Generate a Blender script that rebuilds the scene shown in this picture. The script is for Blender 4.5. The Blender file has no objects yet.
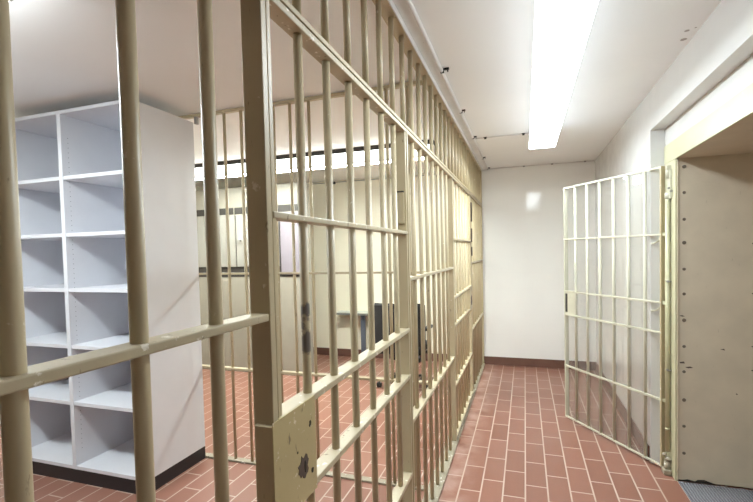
import bpy, bmesh, math, random
from mathutils import Vector, Matrix
random.seed(7)
S = bpy.context.scene
COL = S.collection

# ------------------------------------------------------------------ helpers
class MB:
    """collects shapes (world coordinates) into one mesh"""
    def __init__(self): self.bm = bmesh.new()
    def box(self, x0, x1, y0, y1, z0, z1, bev=0.0, M=None):
        b = bmesh.new()
        v = [b.verts.new(p) for p in ((x0,y0,z0),(x1,y0,z0),(x1,y1,z0),(x0,y1,z0),(x0,y0,z1),(x1,y0,z1),(x1,y1,z1),(x0,y1,z1))]
        for f in ((3,2,1,0),(4,5,6,7),(0,1,5,4),(1,2,6,5),(2,3,7,6),(3,0,4,7)): b.faces.new([v[i] for i in f])
        if bev > 0: bmesh.ops.bevel(b, geom=list(b.edges), offset=bev, segments=2, affect='EDGES', profile=0.5)
        self._add(b, M); return self
    def cyl(self, p, q, r, n=18, r2=None, M=None, bev=0):
        p, q = Vector(p), Vector(q); d = q - p
        b = bmesh.new()
        bmesh.ops.create_cone(b, cap_ends=True, segments=n, radius1=r, radius2=r if r2 is None else r2, depth=d.length)
        T = Matrix.Translation((p+q)/2) @ d.to_track_quat('Z', 'Y').to_matrix().to_4x4()
        bmesh.ops.transform(b, matrix=T, verts=b.verts)
        for f in b.faces: f.smooth = len(f.verts) == 4
        self._add(b, M); return self
    def ball(self, c, r, sz=(1,1,1), M=None):
        b = bmesh.new(); bmesh.ops.create_uvsphere(b, u_segments=18, v_segments=12, radius=r)
        bmesh.ops.transform(b, matrix=Matrix.Translation(c) @ Matrix.Diagonal((*sz,1)), verts=b.verts)
        for f in b.faces: f.smooth = True
        self._add(b, M); return self
    def prism(self, prof, axis, a, c, M=None, smooth=False):
        """extrude a profile (list of 2d points) along axis 'X' or 'Y' from a to c"""
        b = bmesh.new()
        mk = (lambda u, w, t: (t, u, w)) if axis == 'X' else (lambda u, w, t: (u, t, w))
        A = [b.verts.new(mk(u, w, a)) for u, w in prof]; B = [b.verts.new(mk(u, w, c)) for u, w in prof]
        n = len(prof); b.faces.new(A); b.faces.new(B[::-1])
        for i in range(n):
            f = b.faces.new((A[i], B[i], B[(i+1) % n], A[(i+1) % n])); f.smooth = smooth
        bmesh.ops.recalc_face_normals(b, faces=b.faces)
        self._add(b, M); return self
    def poly(self, pts):
        self.bm.faces.new([self.bm.verts.new(p) for p in pts]); return self
    def _add(self, b, M):
        if M is not None: bmesh.ops.transform(b, matrix=M, verts=b.verts)
        me = bpy.data.meshes.new('t'); b.to_mesh(me); b.free(); self.bm.from_mesh(me); bpy.data.meshes.remove(me)

ORG = {}
def org(o): return ORG.get(o.name, Vector((0,0,0))) if o else Vector((0,0,0))
def build(name, mb, mat, parent=None, origin=None, label=None):
    """link the collected shapes as ONE mesh object; origin is its world origin"""
    me = bpy.data.meshes.new(name)
    o = Vector(origin) if origin is not None else org(parent)
    for v in mb.bm.verts: v.co -= o
    mb.bm.to_mesh(me); mb.bm.free()
    me.materials.append(mat)
    ob = bpy.data.objects.new(name, me); COL.objects.link(ob)
    ob.parent = parent; ob.location = o - org(parent)
    ORG[ob.name] = o
    if label: ob['label'] = label
    return ob
def thing(name, label, cat, loc, group=None):
    o = bpy.data.objects.new(name, None); COL.objects.link(o); o.empty_display_size = .1
    o.location = loc; ORG[o.name] = Vector(loc); return tag(o, label, cat, group)
def tag(o, label, cat, group=None):
    o['label'] = label; o['category'] = cat
    if group: o['group'] = group
    return o
def struct(name, mb, mat):
    o = build(name, mb, mat); o['kind'] = 'structure'; return o
def again(o, parent, at):
    """another instance of a part, moved to the world point at"""
    c = o.copy(); COL.objects.link(c); c.parent = parent; c.location = Vector(at) - org(parent); ORG[c.name] = Vector(at)
    return c

# ------------------------------------------------------------------ materials
class N:
    def __init__(self, name, rough=.5, metal=0., spec=.5, coat=0.):
        self.m = bpy.data.materials.new(name); self.m.use_nodes = True
        self.t = self.m.node_tree; self.b = self.t.nodes['Principled BSDF']
        self.b.inputs['Roughness'].default_value = rough; self.b.inputs['Metallic'].default_value = metal
        self.b.inputs['Specular IOR Level'].default_value = spec
        self.b.inputs['Coat Weight'].default_value = coat; self.b.inputs['Coat Roughness'].default_value = .08
        self._pos = None
    def n(self, typ, **kw):
        x = self.t.nodes.new(typ)
        for k, v in kw.items(): setattr(x, k, v)
        return x
    def put(self, sock, v):
        if hasattr(v, 'is_linked') or isinstance(v, bpy.types.NodeSocket): self.t.links.new(v, sock)
        elif isinstance(v, (tuple, list)) and len(v) == 3 and sock.type == 'RGBA': sock.default_value = (*v, 1)
        else: sock.default_value = v
    @property
    def pos(self):
        if not self._pos: self._pos = self.n('ShaderNodeNewGeometry').outputs['Position']
        return self._pos
    def noise(self, scale, detail=3., rough=.5, vec=None, dist=0.):
        x = self.n('ShaderNodeTexNoise'); x.inputs['Scale'].default_value = scale; x.inputs['Detail'].default_value = detail
        x.inputs['Roughness'].default_value = rough; x.inputs['Distortion'].default_value = dist
        self.put(x.inputs['Vector'], vec or self.pos); return x.outputs['Fac']
    def ramp(self, f, a, b, lo=0., hi=1.):
        x = self.n('ShaderNodeMapRange'); x.clamp = True
        for i, v in enumerate((f, a, b, lo, hi)): self.put(x.inputs[i], v)
        return x.outputs[0]
    def mix(self, f, a, b):
        x = self.n('ShaderNodeMix', data_type='RGBA'); self.put(x.inputs[0], f); self.put(x.inputs[6], a); self.put(x.inputs[7], b)
        return x.outputs[2]
    def math(self, op, a, b=0.):
        x = self.n('ShaderNodeMath', operation=op); self.put(x.inputs[0], a); self.put(x.inputs[1], b); return x.outputs[0]
    def xyz(self, v=None):
        x = self.n('ShaderNodeSeparateXYZ'); self.put(x.inputs[0], v or self.pos); return x.outputs
    def comb(self, a, b, c=0.):
        x = self.n('ShaderNodeCombineXYZ')
        for i, v in enumerate((a, b, c)): self.put(x.inputs[i], v)
        return x.outputs[0]
    def bump(self, h, strength=.2, dist=.002):
        x = self.n('ShaderNodeBump'); x.inputs['Strength'].default_value = strength; x.inputs['Distance'].default_value = dist
        self.put(x.inputs['Height'], h); self.put(self.b.inputs['Normal'], x.outputs[0])
    def col(self, c): self.put(self.b.inputs['Base Color'], c); return self
    def rough(self, r): self.put(self.b.inputs['Roughness'], r); return self

def paint(name, c, chip=(.85,.80,.70), worn=(.20,.15,.10), rough=.38, amount=1., bump=.12):
    """old brushed-on gloss paint: faint tone drift, pale chips and dark worn spots"""
    m = N(name, rough)
    drift = m.ramp(m.noise(6., 4.), .3, .7)
    base = m.mix(drift, c, tuple(x*.88 for x in c))
    k = .07 if amount > 1 else .03
    pale = m.ramp(m.noise(34., 5., .6), .70-k, .74-k)
    base = m.mix(m.math('MULTIPLY', pale, .55*amount), base, chip)
    sx, sy, sz = m.xyz()
    stretched = m.comb(m.math('MULTIPLY', sx, 60.), m.math('MULTIPLY', sy, 60.), m.math('MULTIPLY', sz, 18.))
    dark = m.ramp(m.noise(1., 4., .62, vec=stretched), .70-k*.8, .75-k*.8)
    base = m.mix(m.math('MULTIPLY', dark, .8*amount), base, worn)
    m.col(base); m.bump(m.noise(70., 3.), bump, .002)
    return m.m

BEIGE  = paint('beige_bar_paint', (.52,.435,.28))
OLIVE  = paint('olive_lock_paint', (.50,.41,.215), worn=(.16,.12,.07), amount=1.1)
PALE   = paint('pale_cream_paint', (.58,.56,.445), worn=(.30,.27,.22), amount=.8)
CREAM  = paint('cream_frame_paint', (.54,.52,.345), worn=(.3,.24,.15), amount=.7)
TAUPE  = paint('taupe_panel_paint', (.62,.54,.415), chip=(.56,.50,.40), worn=(.2,.15,.1), rough=.45, amount=.35)

def worn_paint():
    m = N('worn_bar_paint', .42)
    base = m.mix(m.ramp(m.noise(6., 4.), .3, .7), (.52,.435,.28), (.46,.38,.245))
    z = m.xyz()[2]
    band = m.math('MULTIPLY', m.ramp(z, 1.17, 1.26), m.ramp(z, 1.42, 1.36))
    f = m.ramp(m.math('ADD', m.noise(24., 5., .65), m.math('MULTIPLY', band, .32)), .72, .82)
    m.col(m.mix(m.math('MULTIPLY', f, .85), base, (.085,.07,.075))); m.bump(m.noise(70., 3.), .12)
    return m.m
def clear_mat():
    m = bpy.data.materials.new('clear_scuffed_plastic'); m.use_nodes = True; t = m.node_tree; t.nodes.clear()
    tr = t.nodes.new('ShaderNodeBsdfTransparent'); tr.inputs[0].default_value = (.97,.97,.96,1)
    gl = t.nodes.new('ShaderNodeBsdfGlossy'); gl.inputs['Roughness'].default_value = .03
    df = t.nodes.new('ShaderNodeBsdfDiffuse'); df.inputs[0].default_value = (.8,.8,.78,1)
    ge = t.nodes.new('ShaderNodeNewGeometry'); dt = t.nodes.new('ShaderNodeVectorMath'); dt.operation = 'DOT_PRODUCT'
    t.links.new(ge.outputs['Incoming'], dt.inputs[0]); t.links.new(ge.outputs['Normal'], dt.inputs[1])
    fr = None                                  # Schlick reflectance, the same from both faces
    for op, k in (('ABSOLUTE', 0), ('SUBTRACT', 1), ('POWER', 5), ('MULTIPLY_ADD', .94)):
        x = t.nodes.new('ShaderNodeMath'); x.operation = op
        src = dt.outputs['Value'] if fr is None else fr.outputs[0]
        if op == 'SUBTRACT': x.inputs[0].default_value = 1; t.links.new(src, x.inputs[1])
        else:
            t.links.new(src, x.inputs[0]); x.inputs[1].default_value = k; x.inputs[2].default_value = .06
        fr = x
    a = t.nodes.new('ShaderNodeMixShader'); a.inputs[0].default_value = .05
    b = t.nodes.new('ShaderNodeMixShader'); o = t.nodes.new('ShaderNodeOutputMaterial')
    t.links.new(tr.outputs[0], a.inputs[1]); t.links.new(df.outputs[0], a.inputs[2])
    t.links.new(fr.outputs[0], b.inputs[0]); t.links.new(a.outputs[0], b.inputs[1]); t.links.new(gl.outputs[0], b.inputs[2])
    t.links.new(b.outputs[0], o.inputs[0]); return m
CLEAR = clear_mat()
WORN = worn_paint()
RAIL = paint('beige_rail_paint', (.51,.437,.295), chip=(.86,.82,.74), amount=1.5)

def wall_mat(name, c, axis, rough=.17, joint=.5, bump=.05):
    m = N(name, rough, spec=.22 if rough < .1 else .5)
    s = m.xyz()
    v = m.comb(s[0] if axis == 'Y' else s[1], s[2])
    br = m.n('ShaderNodeTexBrick'); br.offset = .5
    m.put(br.inputs['Vector'], v); br.inputs['Scale'].default_value = 1.; br.inputs['Brick Width'].default_value = .40
    br.inputs['Row Height'].default_value = .20; br.inputs['Mortar Size'].default_value = .004; br.inputs['Mortar Smooth'].default_value = .9
    jf = br.outputs['Fac']
    base = m.mix(m.ramp(m.noise(1.3, 4.), .3, .7), c, tuple(x*.95 for x in c))
    base = m.mix(m.math('MULTIPLY', jf, .10*joint), base, tuple(x*.7 for x in c))
    m.col(base)
    m.rough(m.ramp(m.noise(9., 4.), .3, .7, rough*.8, rough*1.3))
    m.bump(m.math('ADD', m.math('MULTIPLY', jf, -joint), m.math('MULTIPLY', m.noise(55., 3.), .25)), bump, .002)
    return m.m
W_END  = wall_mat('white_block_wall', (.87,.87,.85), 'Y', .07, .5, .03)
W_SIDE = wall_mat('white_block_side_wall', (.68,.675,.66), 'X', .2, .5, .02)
W_CREAM = wall_mat('cream_block_wall', (.90,.865,.71), 'Y', .35)
W_CREAMX = wall_mat('cream_block_side_wall', (.88,.85,.74), 'X', .35)

def ceiling_mat():
    m = N('ceiling_plaster', .6)
    c = (.895,.895,.89)
    base = m.mix(m.ramp(m.noise(1.1, 4.), .35, .7), c, tuple(x*.95 for x in c))
    s = m.xyz()                                    # a few paint chips by the corridor's right side
    for cx, cy, r in ((.759,2.52,.010),(.775,2.62,.013),(.79,2.50,.005)):
        d = m.math('ADD', m.math('POWER', m.math('SUBTRACT', s[0], cx), 2.), m.math('POWER', m.math('SUBTRACT', s[1], cy), 2.))
        d = m.math('ADD', m.math('SQRT', d), m.math('MULTIPLY', m.noise(60., 3.), .012))
        base = m.mix(m.ramp(d, r+.006, r+.009, .8, 0.), base, (.25,.2,.17))
    m.col(base); m.bump(m.noise(40., 3.), .08); return m.m
CEIL = ceiling_mat()
W_DARK = wall_mat('dark_bounce_cutting_wall', (.10,.08,.065), 'Y', .5)

def floor_mat():
    m = N('red_brick_floor', .42)
    s = m.xyz()
    br = m.n('ShaderNodeTexBrick'); br.offset = .5; br.offset_frequency = 2; br.squash = 1.
    m.put(br.inputs['Vector'], m.comb(m.math('SUBTRACT', s[1], 2.70), m.math('ADD', s[0], .013)))
    for k, v in (('Scale',1.),('Mortar Size',.0052),('Mortar Smooth',.25),('Bias',0.),('Brick Width',.316),('Row Height',.1315)):
        br.inputs[k].default_value = v
    br.inputs['Color1'].default_value = (.235,.10,.068,1); br.inputs['Color2'].default_value = (.285,.127,.09,1)
    br.inputs['Mortar'].default_value = (.54,.43,.36,1)
    c = br.outputs['Color']
    c = m.mix(m.ramp(m.noise(2.2, 3.), .3, .8, 0., .4), c, (.29,.15,.11))
    near = m.ramp(m.math('ABSOLUTE', m.math('ADD', s[0], .47)), .02, .16, 1., 0.)   # dusty, scuffed band along the bars
    near = m.math('MULTIPLY', near, m.ramp(m.noise(7., 4.), .35, .65))
    c = m.mix(m.math('MULTIPLY', near, .55), c, (.50,.36,.31))
    m.col(c)
    m.rough(m.ramp(m.noise(1.7, 2.), .2, .8, .30, .40))
    m.bump(m.math('ADD', m.math('MULTIPLY', br.outputs['Fac'], -.6), m.math('MULTIPLY', m.noise(60., 3.), .3)), .3, .003)
    return m.m
FLOOR = floor_mat()

def carpet_mat():
    m = N('grey_ribbed_carpet', .95, spec=.1)
    s = m.xyz()
    w = m.math('SINE', m.math('MULTIPLY', m.math('ADD', s[0], m.math('MULTIPLY', m.noise(30.), .012)), 2*math.pi/.016))
    f = m.ramp(w, -1., 1.)
    m.col(m.mix(m.math('MULTIPLY', f, m.noise(160., 2.)), (.15,.15,.165), (.37,.37,.40)))
    m.bump(m.math('ADD', f, m.noise(220.)), .7, .005); return m.m
CARPET = carpet_mat()

def plain(name, c, rough=.5, metal=0., var=.06, bump=0., spec=.5):
    m = N(name, rough, metal, spec)
    m.col(m.mix(m.ramp(m.noise(8., 4.), .3, .7), c, tuple(x*(1-var) for x in c)))
    if bump: m.bump(m.noise(90., 3.), bump)
    return m.m
BASE   = plain('brown_baseboard_rubber', (.165,.082,.06), .45, var=.2)
MELA   = plain('grey_white_laminate', (.735,.74,.775), .42, var=.03)
KICK   = plain('black_plinth_laminate', (.017,.015,.018), .4)
HOLE   = plain('dark_peg_hole', (.30,.30,.33), .8)
WHITE  = plain('white_enamel_metal', (.80,.79,.77), .4, var=.03)
GREYW  = paint('grey_white_angle_paint', (.78,.77,.76), chip=(.75,.72,.7), worn=(.25,.2,.17), amount=.9)
CONDUIT= plain('white_conduit_paint', (.76,.74,.73), .35)
BLACK  = plain('black_clip_metal', (.02,.018,.018), .5)
DARK   = plain('dark_slot', (.035,.028,.022), .8, var=.3)
RUST   = paint('bare_rusty_metal', (.10,.07,.055), chip=(.3,.22,.15), worn=(.03,.02,.02), rough=.6)
VENT   = plain('dark_brown_vent', (.03,.025,.021), .6)
CABW   = plain('cream_cabinet_paint', (.31,.29,.24), .4)
CABD   = plain('pale_cabinet_door_paint', (.29,.28,.25), .4)
LILAC_SHADE  = plain('lilac_grey_shaded_door', (.23,.205,.235), .4)  # right-most pale door, its shade put into the colour
BOLT   = plain('dark_bolt_head', (.16,.13,.10), .5, .3)
STEEL  = plain('dull_grey_steel', (.35,.34,.33), .4, .8)
TTOP   = plain('pale_green_grey_laminate', (.62,.65,.58), .4)
TEDGE  = plain('grey_table_edge', (.17,.175,.16), .5)
TLEG   = plain('blue_grey_steel_leg', (.10,.12,.155), .4)
CHB    = plain('black_chair_upholstery', (.014,.013,.013), .75, bump=.2)
CHP    = plain('black_chair_plastic', (.012,.012,.012), .4)
CHIPW  = paint('chipped_white_paint', (.33,.29,.215), chip=(.8,.77,.7), worn=(.10,.08,.06), rough=.5, amount=1.6, bump=.5)

def lamp_mat(name, c, k):
    m = bpy.data.materials.new(name); m.use_nodes = True; t = m.node_tree; t.nodes.clear()
    e = t.nodes.new('ShaderNodeEmission'); e.inputs[0].default_value = (*c, 1); e.inputs[1].default_value = k
    o = t.nodes.new('ShaderNodeOutputMaterial'); t.links.new(e.outputs[0], o.inputs[0]); return m
L_COR  = lamp_mat('lit_corridor_diffuser', (.895,1.,1.05), 14.)
L_CORS = lamp_mat('lit_corridor_side_lens', (.895,1.,1.05), 1.1)
L_NEARS = lamp_mat('lit_near_cell_side_lens', (.89,.99,1.02), 4.)
L_CELL = lamp_mat('lit_cell_side_diffuser', (.94,1.,.93), 2.8)
L_CELLB = lamp_mat('lit_cell_diffuser', (.94,1.,.93), 60.)
L_NEAR = lamp_mat('lit_near_cell_diffuser', (.89,.99,1.02), 25.)

# ------------------------------------------------------------------ setting
H = 2.54; YE = 5.80; YF = -1.3; XL = -4.6; XR = .81
struct('floor', MB().box(XL-.1, 2.3, YF-.1, YE+.1, -.1, 0), FLOOR)
struct('ceiling', MB().box(XL-.1, 2.3, YF-.1, YE+.1, H, H+.1), CEIL)
struct('wall_end', MB().box(-.545, 1.0, YE, YE+.1, 0, H), W_END)
struct('wall_back', MB().box(XL-.1, -.545, YE, YE+.1, 0, H), W_CREAM)
struct('wall_left', MB().box(XL-.1, XL, YF, YE, 0, H), W_CREAMX)
struct('wall_front', MB().box(XL-.1, 1.0, YF-.1, YF, 0, H), W_DARK)  # unseen wall behind the camera, set close and dark to cut bounce light
ZB = 2.275       # underside of the beam over the doorway
YO = 3.385; YN = 1.0
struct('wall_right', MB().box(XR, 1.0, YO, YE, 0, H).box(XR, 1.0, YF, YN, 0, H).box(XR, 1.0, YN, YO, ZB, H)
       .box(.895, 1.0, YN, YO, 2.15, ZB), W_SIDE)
# vestibule behind the doorway
struct('wall_vestibule', MB().box(2.2, 2.3, YN, 3.30, 0, H).box(1.0, 2.2, YN-.1, YN, 0, H).box(1.0, 2.2, 3.19, 3.30, .0, 2.15), TAUPE)
cp = build('carpet', MB().box(.906, 2.19, YN+.02, 3.156, .0, .006), CARPET)
tag(cp, 'grey ribbed carpet on the floor inside the doorway at right', 'carpet')
struct('baseboard_back', MB().box(-.545, XR, YE-.012, YE, 0, .105, .003), BASE)
struct('baseboard_cell', MB().box(XL, -.60, YE-.012, YE, 0, .105, .003), BASE)
struct('baseboard_right', MB().box(XR-.012, XR, YO+.03, YE-.012, 0, .105, .003), BASE)

# ------------------------------------------------------------------ corridor grille (fixed bars)
GX0, GX1, GXC = -.565, -.520, -.5425
gr = thing('bar_grille', 'long beige steel bar wall between the corridor and the cells, floor to ceiling', 'jail bars', (GXC, 2.0, 0))
def zbar(x, y, z0, z1, r, parent, mat, name='bar'):
    return build(name, MB().cyl((x,y,z0),(x,y,z1), r, 20), mat, parent, origin=(x,y,z0))
ZT = 2.515
thick = zbar(GXC, .662, .012, ZT, .0128, gr, BEIGE)
for k in range(1, 13): again(thick, gr, (GXC, .662-.168*k, .012))
thin = zbar(GXC, 2.187, 0.012, ZT, .0118, gr, BEIGE)
for y in [2.187+.1667*k for k in range(1,7)] + [4.687+.1667*k for k in range(7)]: again(thin, gr, (GXC, y, .012))
DOORB = [1.006,1.172,1.341,1.511,1.681,1.850]; DOORD = [3.52,3.685,3.85,4.015,4.18,4.345]
short = zbar(GXC, DOORB[0], 2.078, ZT, .0118, gr, BEIGE)
for y in DOORB[1:] + DOORD + [2.022, 3.362, 4.525]: again(short, gr, (GXC, y, 2.078))
for y0, y1 in ((.807,.827),(2.0,2.02),(3.345,3.365),(4.515,4.535),(5.775,5.797)):
    build('post', MB().box(-.570, GX1, y0, y1, .012, ZT if y0 < 1 or y0 > 5 else 2.078, .002), BEIGE, gr)
build('strike_box', MB().box(-.563, -.5172, .797, .8255, .012, 1.13, .002), BEIGE, gr)
for y0, y1 in ((YF+.02,.803),(2.02,3.345),(4.535,5.775)):
    for z0, z1 in ((1.358,1.374),(.664,.682)):
        build('rail', MB().box(GX0, GX1, y0, y1, z0, z1, .0025), RAIL, gr)
for y0, y1 in ((YF+.02,.803),(2.02,3.345),(4.535,5.775)):
    build('rail', MB().box(GX0-.003, GX1, y0, y1, 2.057, 2.0745, .002), BEIGE, gr)
build('header', MB().box(-.57, GX1+.002, YF+.02, 5.79, 2.078, 2.092, .002), BEIGE, gr)
build('sill', MB().box(-.60, -.508, YF+.02, 5.785, 0, .014, .003), CHIPW, gr, label='chipped pale sill plate along the floor')
build('top_channel', MB().box(-.575, -.508, YF+.02, 5.79, ZT, 2.536, .002), BEIGE, gr)
build('ceiling_angle', MB().box(-.508, -.452, YF+.02, 5.79, 2.528, 2.538, .002).box(-.508,-.503,YF+.02,5.79,2.50,2.535), GREYW, gr, label='grey white angle iron along the ceiling')
st = build('strike_slot', MB().box(-.5195,-.509,4.512,4.56,1.79,1.985,.002).box(-.5195,-.509,4.512,4.55,1.58,1.72,.002).box(-.5195,-.509,4.512,4.55,1.44,1.53,.002), RUST, gr, label='dark rusty strike plates')

# ------------------------------------------------------------------ cell doors in the corridor grille
def cell_door(label, y0, y1, ys, lock_at_start, first_mat):
    d = thing('cell_door', label, 'cell door', (GXC, y0, .03))
    for a, c in ((y0, y0+.016), (y1-.016, y1)): build('stile', MB().box(-.568, -.5225, a, c, .03, 2.057, .002), BEIGE, d)
    b = None
    for i, y in enumerate(ys):
        if i == 0: zbar(GXC, y, .032, 2.06, .0118, d, first_mat)
        elif b is None: b = zbar(GXC, y, .032, 2.06, .0118, d, BEIGE)
        else: again(b, d, (GXC, y, .032))
    for z0, z1 in ((2.057,2.0745),(1.580,1.595),(1.120,1.138),(.899,.917),(.426,.446),(.03,.048)):
        build('rail', MB().box(GX0, -.5195, y0+.002, y1-.002, z0, z1, .0025), RAIL, d)
    if lock_at_start: a, c = y0-.004, y0+.161
    else: a, c = y1-.172, y1
    bx_ = MB().box(-.567, -.5155, a, c, .900, 1.137, .003)
    if lock_at_start: bx_.box(-.5170, -.5150, .7955, c, .897, 1.138, .0007)
    lk = build('lock_box', bx_, OLIVE if lock_at_start else BEIGE, d, label='olive lock box' if lock_at_start else None)
    return d, lk, a
dB, lkB, aB = cell_door('beige barred cell door with an olive lock box, nearest in the bar wall', .832, 1.990, DOORB, True, WORN)
# torn key plate and screw holes on the near lock box
xk = -.5150
def blob(cy, cz, ry, rz, seed, n=22, rough=.35):
    r = random.Random(seed); out = []
    for i in range(n):
        t = 2*math.pi*i/n; k = 1 + rough*(r.random()-.5)*1.6
        out.append((cy+ry*k*math.cos(t), cz+rz*k*math.sin(t)))
    return out
build('keyhole', MB().prism(blob(.925, .985, .024, .027, 3), 'X', xk-.002, xk+.0012), RUST, lkB, label='bare rusty keyhole patch')
build('keyhole_slot', MB().prism(blob(.93, .982, .004, .014, 4, rough=.1), 'X', xk, xk+.0022), DARK, lkB)
for y, z, s in ((.962,1.075,5),(.968,.955,6),(.897,1.03,8)):
    build('screw_hole', MB().prism(blob(y, z, .005 if s<8 else .002, .007 if s<8 else .003, s, 14), 'X', xk-.002, xk+.001), DARK, lkB)
build('hinge_plate', MB().box(-.571, -.531, 1.962, 1.974, 1.63, 1.775, .002), BEIGE, dB)
build('hinge_gap', MB().box(-.5715, -.5312, 1.9612, 1.9745, 1.775, 1.782).box(-.573, -.571, 1.962, 1.974, 1.70, 1.775), DARK, dB)
dD, lkD, aD = cell_door('beige barred cell door farther along the corridor, near the end wall', 3.372, 4.508, DOORD, False, BEIGE)
build('keyhole', MB().prism(blob(4.43, .99, .05, .05, 9), 'X', -.517, -.5140), RUST, lkD)

# ------------------------------------------------------------------ cross grille behind the bookcase
YB = 2.63
bg = thing('bar_grille', 'beige bar partition crossing behind the grey white bookcase, dividing the two cells', 'jail bars', (-1.5, YB, 0))
bb = zbar(-2.164, YB, .012, 2.52, .0105, bg, BEIGE)
for x in (-2.022,-1.881,-1.745,-1.62,-1.493,-1.351,-1.215,-1.08,-.945,-.81,-.675): again(bb, bg, (x, YB, .012))
for z0, z1, hw in ((.672,.688,.019),(1.362,1.376,.014),(2.512,2.533,.016)):
    build('rail', MB().box(XL+.01, -.578, YB-hw, YB+hw, z0, z1, .002), BEIGE, bg)
build('sill', MB().box(XL+.01, -.602, YB-.025, YB+.025, 0, .014, .003), CHIPW, bg)
build('clamp', MB().box(-2.27,-2.25, YB-.018, YB+.01, 2.46, 2.513, .002), STEEL, bg)

# ------------------------------------------------------------------ bookcase
bk = thing('bookcase', 'tall empty grey white open bookcase with two bays of shelves and a black plinth', 'bookcase', (-2.89, 2.33, 0))
X0, X1, Y0, Y1, Z1 = -3.50, -2.270, 2.07, 2.605, 2.47
build('plinth', MB().box(X0+.002, X1-.001, Y0+.003, Y1, 0, .09), KICK, bk, label='black plinth')
for a, c in ((X0, X0+.019), (X1-.019, X1)): build('side_panel', MB().box(a, c, Y0, Y1, .09, Z1, .001), MELA, bk)
dv = build('divider', MB().box(-2.899, -2.866, Y0, Y1-.011, .09, Z1-.022, .001), MELA, bk)
build('top_panel', MB().box(X0+.019, X1-.019, Y0, Y1, Z1-.022, Z1, .001), MELA, bk)
build('back_panel', MB().box(X0+.019, X1-.019, Y1-.011, Y1, .09, Z1-.022), MELA, bk)
for a, c in ((X0+.019, -2.899), (-2.866, X1-.019)):
    for z in (.103, .536, .917, 1.295, 1.66, 2.033):
        build('shelf', MB().box(a+.0005, c-.0005, Y0+(.0 if z < .2 else .004), Y1-.012, z-.012, z+.012, .001), MELA, bk)
pegs = MB()
for yy in (Y0+.045, Y0+.46):
    for k in range(66):
        z = .22+.032*k; pegs.cyl((-2.8662, yy, z), (-2.8654, yy, z), .0028, 8)
build('peg_holes', pegs, HOLE, dv, label='rows of small shelf peg holes')['kind'] = 'stuff'

# ------------------------------------------------------------------ ceiling lights
def light(label, axis, c, a0, a1, lens, side, group, h=.12, w=.235):
    """wraparound fluorescent fixture on the ceiling; c is the centre of its width"""
    loc = ((c, (a0+a1)/2, H-h) if axis == 'Y' else ((a0+a1)/2, c, H-h))
    t = thing('ceiling_light', label, 'ceiling light', loc, group)
    z = H - h; e = .004
    def span(u0, u1, z0, z1, s, q, bev=0):
        return MB().box(u0, u1, s, q, z0, z1, bev) if axis == 'Y' else MB().box(s, q, u0, u1, z0, z1, bev)
    build('housing', span(c-w*.27, c+w*.27, z+.07, H-.001, a0+.002, a1-.002), WHITE, t)
    p = [(c-w*.28, z+.072), (c-w/2, z+.035), (c-w/2, z+.006), (c-w/2+.006, z), (c+w/2-.006, z), (c+w/2, z+.006), (c+w/2, z+.035), (c+w*.28, z+.072)]
    build('diffuser', MB().prism([(c-w/2, z+.012), (c-w/2, z+.006), (c-w/2+.006, z), (c+w/2-.006, z), (c+w/2, z+.006), (c+w/2, z+.012)], axis, a0+e, a1-e), lens, t, label='glowing white diffuser')
    build('side_lens', MB().prism([(c-w*.28, z+.072), (c-w/2, z+.035), (c-w/2, z+.0125), (c+w/2, z+.0125), (c+w/2, z+.035), (c+w*.28, z+.072)], axis, a0+e, a1-e), side, t)
    for s, q in ((a0, a0+e), (a1-e, a1)):
        pp = [(c+(u-c)*1.02, zz - (.001 if zz < H-.03 else 0)) for u, zz in p]
        build('end_cap', MB().prism(pp, axis, s, q), WHITE, t)
    return t
g = 'fluorescent lights along the corridor ceiling'
light('long glowing ceiling light at the far end of the corridor row', 'Y', .155, 2.46, 4.14, L_COR, L_CORS, g, .155, .216)
light('long glowing ceiling light in the corridor nearer the viewer, cut off by the picture top', 'Y', .155, 1.23, 2.458, L_COR, L_CORS, g, .155, .216)

def cell_light(label, a0, a1):
    t = thing('ceiling_light', label, 'ceiling light', ((a0+a1)/2, 4.10, 2.37), 'fluorescent lights in the rear cell')
    y0, y1 = 4.045, 4.17
    build('housing', MB().box(a0, a1, y0-.004, y1+.004, 2.495, H-.001, .002), VENT, t, label='dark grey housing')
    build('diffuser', MB().box(a0+.004, a1-.004, y0+.004, y1-.004, 2.384, 2.394), L_CELLB, t, label='glowing white diffuser')
    for s, q in ((y0, y0+.003), (y1-.003, y1)): build('side_lens', MB().box(a0+.004, a1-.004, s, q, 2.394, 2.495), L_CELL, t)
    build('trim_strip', MB().box(a0, a1, y0-.004, y0+.004, 2.382, 2.394).box(a0, a1, y1-.004, y1+.004, 2.382, 2.394), VENT, t)
    for s in (a0, a1-.004): build('end_cap', MB().box(s, s+.004, y0, y1, 2.385, 2.495), WHITE, t)
cell_light('left fluorescent ceiling light in the rear cell, above the cream partition', -3.80, -2.30)
cell_light('right fluorescent ceiling light in the rear cell, above the black chair', -2.296, -.80)
light('ceiling light at the top left corner, in front of the bookcase', 'X', .976, -3.22, -1.72, L_NEAR, L_NEARS, None)

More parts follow.
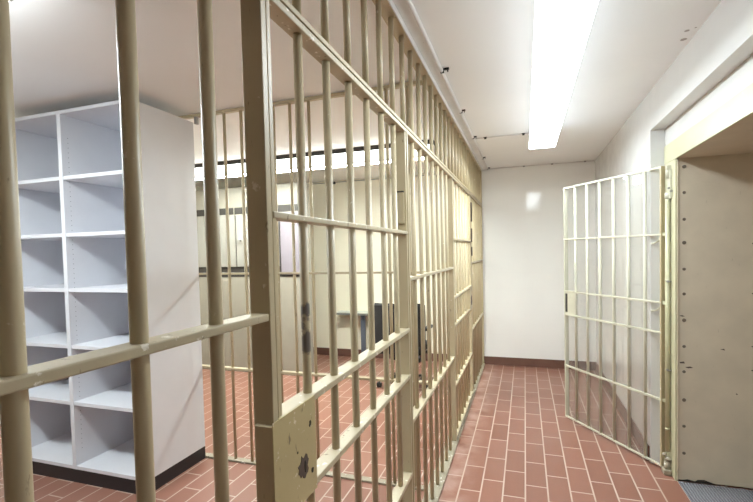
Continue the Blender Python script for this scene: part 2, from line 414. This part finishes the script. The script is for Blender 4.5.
# ------------------------------------------------------------------ conduits
cd = thing('conduit', 'thin white ceiling conduit running along the top of the bar wall with dark clips', 'conduit', (-.437, 2.0, 2.52))
build('pipe', MB().cyl((-.441, YF+.02, 2.528), (-.441, 5.785, 2.528), .0105, 14), CONDUIT, cd)
for i, y in enumerate((1.2, 2.52, 3.30, 4.10, 5.05, 5.72)):
    s = 1.0 if i < 2 else .75
    build('clip', MB().box(-.448, -.427, y-.006*s, y+.006*s, 2.516, 2.538, .001).box(-.428, -.428+.026*s, y-.011*s, y-.003*s, 2.528, 2.538)
          .box(-.428, -.428+.03*s, y-.011*s, y+.008*s, 2.532, 2.539).cyl((-.428+.022*s, y, 2.519), (-.428+.022*s, y, 2.538), .004*s, 10), BLACK, cd, label='small black clip')
cx = thing('conduit', 'thin white cable conduit crossing the ceiling from the bar wall to the corridor light', 'conduit', (-.16, 4.17, 2.53))
build('pipe', MB().cyl((-.425, 4.17, 2.534), (.052, 4.17, 2.534), .0055, 12), CONDUIT, cx)
for x in (-.335, .0): build('clip', MB().box(x-.010, x+.010, 4.161, 4.179, 2.522, 2.539, .001).box(x-.016,x+.016,4.164,4.176,2.534,2.5395), BLACK, cx, label='small black clip')
cc = thing('conduit', 'thin dark speckled cable along the top of the corridor end wall', 'conduit', (.15, YE-.01, H-.01))
build('pipe', MB().cyl((-.42, YE-.006, H-.006), (XR-.01, YE-.006, H-.006), .004, 10), GREYW, cc)
for x in (.0, .33, .70): build('clip', MB().box(x-.012, x+.012, YE-.014, YE-.001, H-.014, H-.001, .001), STEEL, cc)
# little thermostat-like switch stub on the far cell ceiling line
sx = thing('conduit', 'thin cable along the top of the rear cell wall', 'conduit', (-2.3, YE-.01, H-.02))
build('pipe', MB().cyl((-3.0, YE-.006, H-.02), (-.62, YE-.006, H-.02), .005, 10), STEEL, sx)
build('clip', MB().box(-2.62, -2.58, YE-.022, YE-.001, H-.045, H-.012, .002), BLACK, sx)

# ------------------------------------------------------------------ steel doorway on the right
fr = thing('door_frame', 'cream steel doorway frame in the right wall with a bolted taupe side panel', 'door frame', (.9, 3.2, 0))
build('jamb', MB().box(.893, .906, 3.166, YO-.001, .0, 2.038, .002), CREAM, fr)
build('header', MB().box(.890, .906, YN+.01, YO-.001, 2.036, 2.157, .002), CREAM, fr)
build('soffit_plate', MB().box(.906, 2.195, YN+.01, 3.168, 2.037, 2.05), TAUPE, fr)
pn = build('side_panel', MB().box(.9065, 2.19, 3.168, 3.185, .012, 2.037), TAUPE, fr, label='taupe steel side panel with a row of bolts')
build('edge_bead', MB().box(.9035, .9085, 3.160, 3.168, .01, 2.037, .0015), TAUPE, pn)
def bolt(x, z, r):
    return build('bolt', MB().cyl((x, 3.1695, z), (x, 3.1625, z), r, 12, r2=r*.75).cyl((x, 3.1632, z), (x, 3.1615, z), r*.35, 8), BOLT, pn)
for i, z in enumerate((1.985,1.825,1.66,1.515,1.35,1.195,1.03,.865,.705,.525,.358,.185)): bolt(.941, z, .0105 if i % 3 else .0125)
for x, z in ((1.292,.88),(1.292,.735),(1.215,.585),(1.292,1.2),(1.292,1.5)): bolt(x, z, .005)
build('scuff', MB().prism([(.925,.009),(.96,.02),(1.0,.012),(1.015,.024),(1.05,.028),(1.09,.015),(1.11,.009),(1.02,.0085)], 'Y', 3.165, 3.1685), DARK, pn, label='black chipped patches along the bottom edge')
build('scuff', MB().prism([(.915,1.058),(.93,1.062),(.945,1.055),(.93,1.052)], 'Y', 3.166, 3.1682).prism([(.945,.735),(.975,.74),(.99,.732),(.962,.728)], 'Y', 3.166, 3.1682)
      .prism([(.916,.765),(.94,.77),(.945,.758),(.92,.757)], 'Y', 3.166, 3.1682).prism([(1.13,.855),(1.15,.86),(1.155,.85)], 'Y', 3.166, 3.1682), RUST, pn)
hb = build('hinge_bracket', MB().box(.868, .8935, 3.24, 3.276, 1.985, 2.012, .002).box(.880, .8935, 3.225, 3.295, 1.80, 1.985, .002).cyl((.876,3.258,1.93),(.876,3.258,2.0),.011,14).cyl((.876,3.258,1.80),(.876,3.258,1.84),.016,14), PALE, fr)
build('pin', MB().cyl((.876,3.24,1.865),(.876,3.225,1.865),.007,10).cyl((.885,3.222,1.845),(.885,3.212,1.845),.008,10), STEEL, hb)
build('floor_pivot', MB().box(.846, .892, 3.222, 3.286, .0, .035, .006).cyl((.876,3.258,.03),(.876,3.258,.085),.021,16).ball((.878,3.25,.10),.02,(1,1,.8)).ball((.86,3.262,.125),.014), CHIPW, fr, label='chipped white floor pivot')

# ------------------------------------------------------------------ open barred door on the right
od = thing('barred_door', 'pale cream barred steel door standing open into the corridor on the right', 'barred door', (.850, 3.297, .02))
ang = math.radians(33.8)
M = Matrix.Translation((.850, 3.297, 0)) @ Matrix.Rotation(ang + math.pi/2, 4, 'Z')      # local x runs from hinge to free edge, local -y runs away from the viewer
def ob(x0, x1, d0, d1, z0, z1, bev=.002): return MB().box(x0, x1, -d1, -d0, z0, z1, bev, M)
build('stile', ob(.0, .012, 0, .036, .02, 2.02), BEIGE, od, label='tan hinge stile')
build('stile', ob(.941, .953, 0, .036, .02, 2.018), PALE, od)
first = None
for s in (.136,.275,.412,.549,.685,.82):
    p = M @ Vector((s, -.0125, .02))
    if first is None: first = zbar(p.x, p.y, .02, 2.01, .011, od, PALE)
    else: again(first, od, p)
for z0, z1 in ((2.004,2.018),(1.566,1.579),(1.116,1.130),(.915,.930),(.466,.481),(.022,.034)):
    build('rail', ob(.002, .953, -.001, .0145, z0, z1), PALE, od)
build('clear_sheet', ob(.14, .946, .0245, .0285, .022, 2.014, 0), CLEAR, od, label='clear plastic sheet behind the bars')
lb = build('lock_box', ob(.825, .94, .003, .0235, .930, 1.116), PALE, od)
build('lock_slot', ob(.912, .938, .002, .006, .945, 1.105, 0), DARK, lb)
pv = MB().cyl((.876,3.258,.15),(.876,3.258,1.795),.0135,18)
for z in (1.276, .687, .30): pv.cyl((.876,3.258,z-.006),(.876,3.258,z+.006),.0155,16)
for z in (1.573, 1.123, .474): pv.box(-.034, .002, -.018, -.008, z-.012, z+.012, .001, M)
build('pivot_post', pv, CREAM, od)
for z in (1.268, .692): build('pin', MB().cyl((.870,3.246,z),(.870,3.228,z),.008,10).cyl((.870,3.231,z),(.888,3.224,z),.004,8), STEEL, od)
for z in (1.06, 1.515):                                                # curved braces by the hinge stile
    w = MB()
    for i in range(6):
        a0, a1 = math.pi/2*i/6, math.pi/2*(i+1)/6
        f = lambda a: M @ Vector((.012+.075*(1-math.sin(a)), -.014, z+.055*(1-math.cos(a))))
        w.cyl(f(a0), f(a1), .006, 8)
    build('brace', w, PALE, od)

# ------------------------------------------------------------------ rear cell: cabinet, table, chair
CYF = 4.70
cb = thing('partition', 'cream steel partition with small doors and dark vent slots in the rear cell', 'partition', (-3.4, CYF+.06, 0))
build('body', MB().box(-4.45, -2.50, CYF, CYF+.12, 0, 2.36, .003), CABW, cb)
for a, c in ((-4.30,-3.79),(-3.77,-3.52),(-3.50,-3.26),(-3.24,-2.90),(-2.88,-2.53)):
    build('vent', MB().box(a, c, CYF-.006, CYF+.01, 2.022, 2.105), VENT, cb, label='dark vent slot')
build('door_recess', MB().box(-4.30, -2.53, CYF-.004, CYF+.01, 1.225, 2.0), VENT, cb, label='dark gap around the doors')
for i, (a, c) in enumerate(((-4.28,-3.80),(-3.772,-3.490),(-3.474,-3.18),(-3.165,-2.86),(-2.835,-2.54))):
    dr = build('door', MB().box(a, c, CYF-.022, CYF-.004, 1.355 if i < 4 else 1.25, 2.012, .003), LILAC_SHADE if i == 4 else CABD, cb, label='door in shaded lilac grey' if i == 4 else None)
    if i in (2, 3):
        build('knob', MB().cyl((a+.065, CYF-.022, 1.69), (a+.065, CYF-.045, 1.69), .012, 12).ball((a+.065, CYF-.05, 1.69), .02, (1,.6,1)), STEEL, dr)

tb = thing('table', 'narrow pale green grey table against the rear cell wall beside the black chair', 'table', (-1.9, 5.6, 0))
build('tabletop', MB().box(-2.545, -1.30, 5.61, 5.785, .652, .666, .002), TTOP, tb)
build('apron', MB().box(-2.54, -1.31, 5.615, 5.63, .625, .652), TEDGE, tb)
for x, y in ((-2.17,5.70),(-1.40,5.70)):
    lg = build('leg', MB().box(x-.032, x+.032, y-.02, y+.02, .02, .652, .003), TLEG, tb)
    build('foot', MB().box(x-.05, x+.05, y-.045, y+.045, 0, .06, .012), CHP, lg)

oc = thing('office_chair', 'black office chair in the rear cell in front of the pale table', 'chair', (-1.30, 4.62, 0))
cxx, cyy = -1.285, 4.62
bkm = MB()
P = []
for i in range(9):
    u = -1 + i*.25; P.append((cxx+.285*u, cyy-.20+.045*u*u))
Q = [(x, y-.055+.012*abs(x-cxx)/.285) for x, y in P][::-1]
b = bmesh.new()
prof = P + Q
A = [b.verts.new((x, y, .50)) for x, y in prof]; B = [b.verts.new((x, y, .95)) for x, y in prof]
b.faces.new(A[::-1]); b.faces.new(B)
for i in range(len(prof)): b.faces.new((A[i], A[(i+1) % len(prof)], B[(i+1) % len(prof)], B[i]))
bmesh.ops.recalc_face_normals(b, faces=b.faces)
bmesh.ops.bevel(b, geom=[e for e in b.edges if abs(e.verts[0].co.z-e.verts[1].co.z) < 1e-4], offset=.018, segments=3, affect='EDGES')
bkm._add(b, None); build('backrest', bkm, CHB, oc)
build('back_bracket', MB().box(cxx-.04, cxx+.04, cyy-.275, cyy-.258, .36, .62, .004).box(cxx-.04, cxx+.04, cyy-.275, cyy+.02, .36, .385, .004), CHP, oc)
build('seat', MB().box(cxx-.25, cxx+.25, cyy-.22, cyy+.26, .40, .48, .03), CHB, oc)
for s in (-1, 1):
    build('armrest', MB().box(cxx+s*.285-.03, cxx+s*.285+.03, cyy-.15, cyy+.12, .655, .685, .01).box(cxx+s*.285-.014, cxx+s*.285+.014, cyy-.03, cyy+.03, .42, .66, .004).box(min(cxx+s*.2,cxx+s*.299), max(cxx+s*.2,cxx+s*.299), cyy-.03, cyy+.03, .39, .42, .003), CHP, oc)
build('gas_column', MB().cyl((cxx,cyy,.10),(cxx,cyy,.25),.028,16).cyl((cxx,cyy,.25),(cxx,cyy,.40),.018,16), CHP, oc)
bs = MB().cyl((cxx,cyy,.07),(cxx,cyy,.125),.04,16); feet = []
for k in range(5):
    a = math.radians(200+72*k); e = Vector((cxx+.28*math.cos(a), cyy+.28*math.sin(a), .075)); bs.cyl((cxx,cyy,.10), e, .022, 10, .014); feet.append(e)
sb = build('star_base', bs, CHP, oc)
for e in feet: build('castor', MB().cyl((e.x-.022,e.y,.029),(e.x-.004,e.y,.029),.028,14).cyl((e.x+.004,e.y,.029),(e.x+.022,e.y,.029),.028,14).cyl((e.x,e.y,.03),(e.x,e.y,.08),.006,8), CHP, sb)

# ------------------------------------------------------------------ camera
f, yaw, pitch, roll, pcx, pcy = 435.095344, .321632162, -.0341483765, .0230030961, 380.085, 266.896
fw = Vector((-math.sin(yaw)*math.cos(pitch), math.cos(yaw)*math.cos(pitch), math.sin(pitch)))
rt = Vector((math.cos(yaw), math.sin(yaw), 0)); dn = fw.cross(rt)
r2 = math.cos(roll)*rt + math.sin(roll)*dn; d2 = -math.sin(roll)*rt + math.cos(roll)*dn
cam = bpy.data.cameras.new('camera'); co = bpy.data.objects.new('camera', cam); COL.objects.link(co)
up = -d2; bk_ = -fw
co.matrix_world = Matrix(((r2.x,up.x,bk_.x,0),(r2.y,up.y,bk_.y,0),(r2.z,up.z,bk_.z,1.5),(0,0,0,1)))
cam.sensor_fit = 'HORIZONTAL'; cam.sensor_width = 36; cam.lens = f/753*36; cam.clip_start = .02
cam.shift_x = (376.5-pcx)/753; cam.shift_y = (pcy-251)/753
S.camera = co

# ------------------------------------------------------------------ render look
w = bpy.data.worlds.new('world'); S.world = w; w.use_nodes = True
w.node_tree.nodes['Background'].inputs[0].default_value = (0,0,0,1)
S.view_settings.view_transform = 'Standard'; S.view_settings.look = 'None'
S.view_settings.exposure = 1.07; S.view_settings.gamma = 1.0; S.view_settings.use_curve_mapping = False
S.cycles.max_bounces = 12; S.cycles.diffuse_bounces = 8; S.cycles.use_denoising = True
S.cycles.sample_clamp_indirect = 6.0
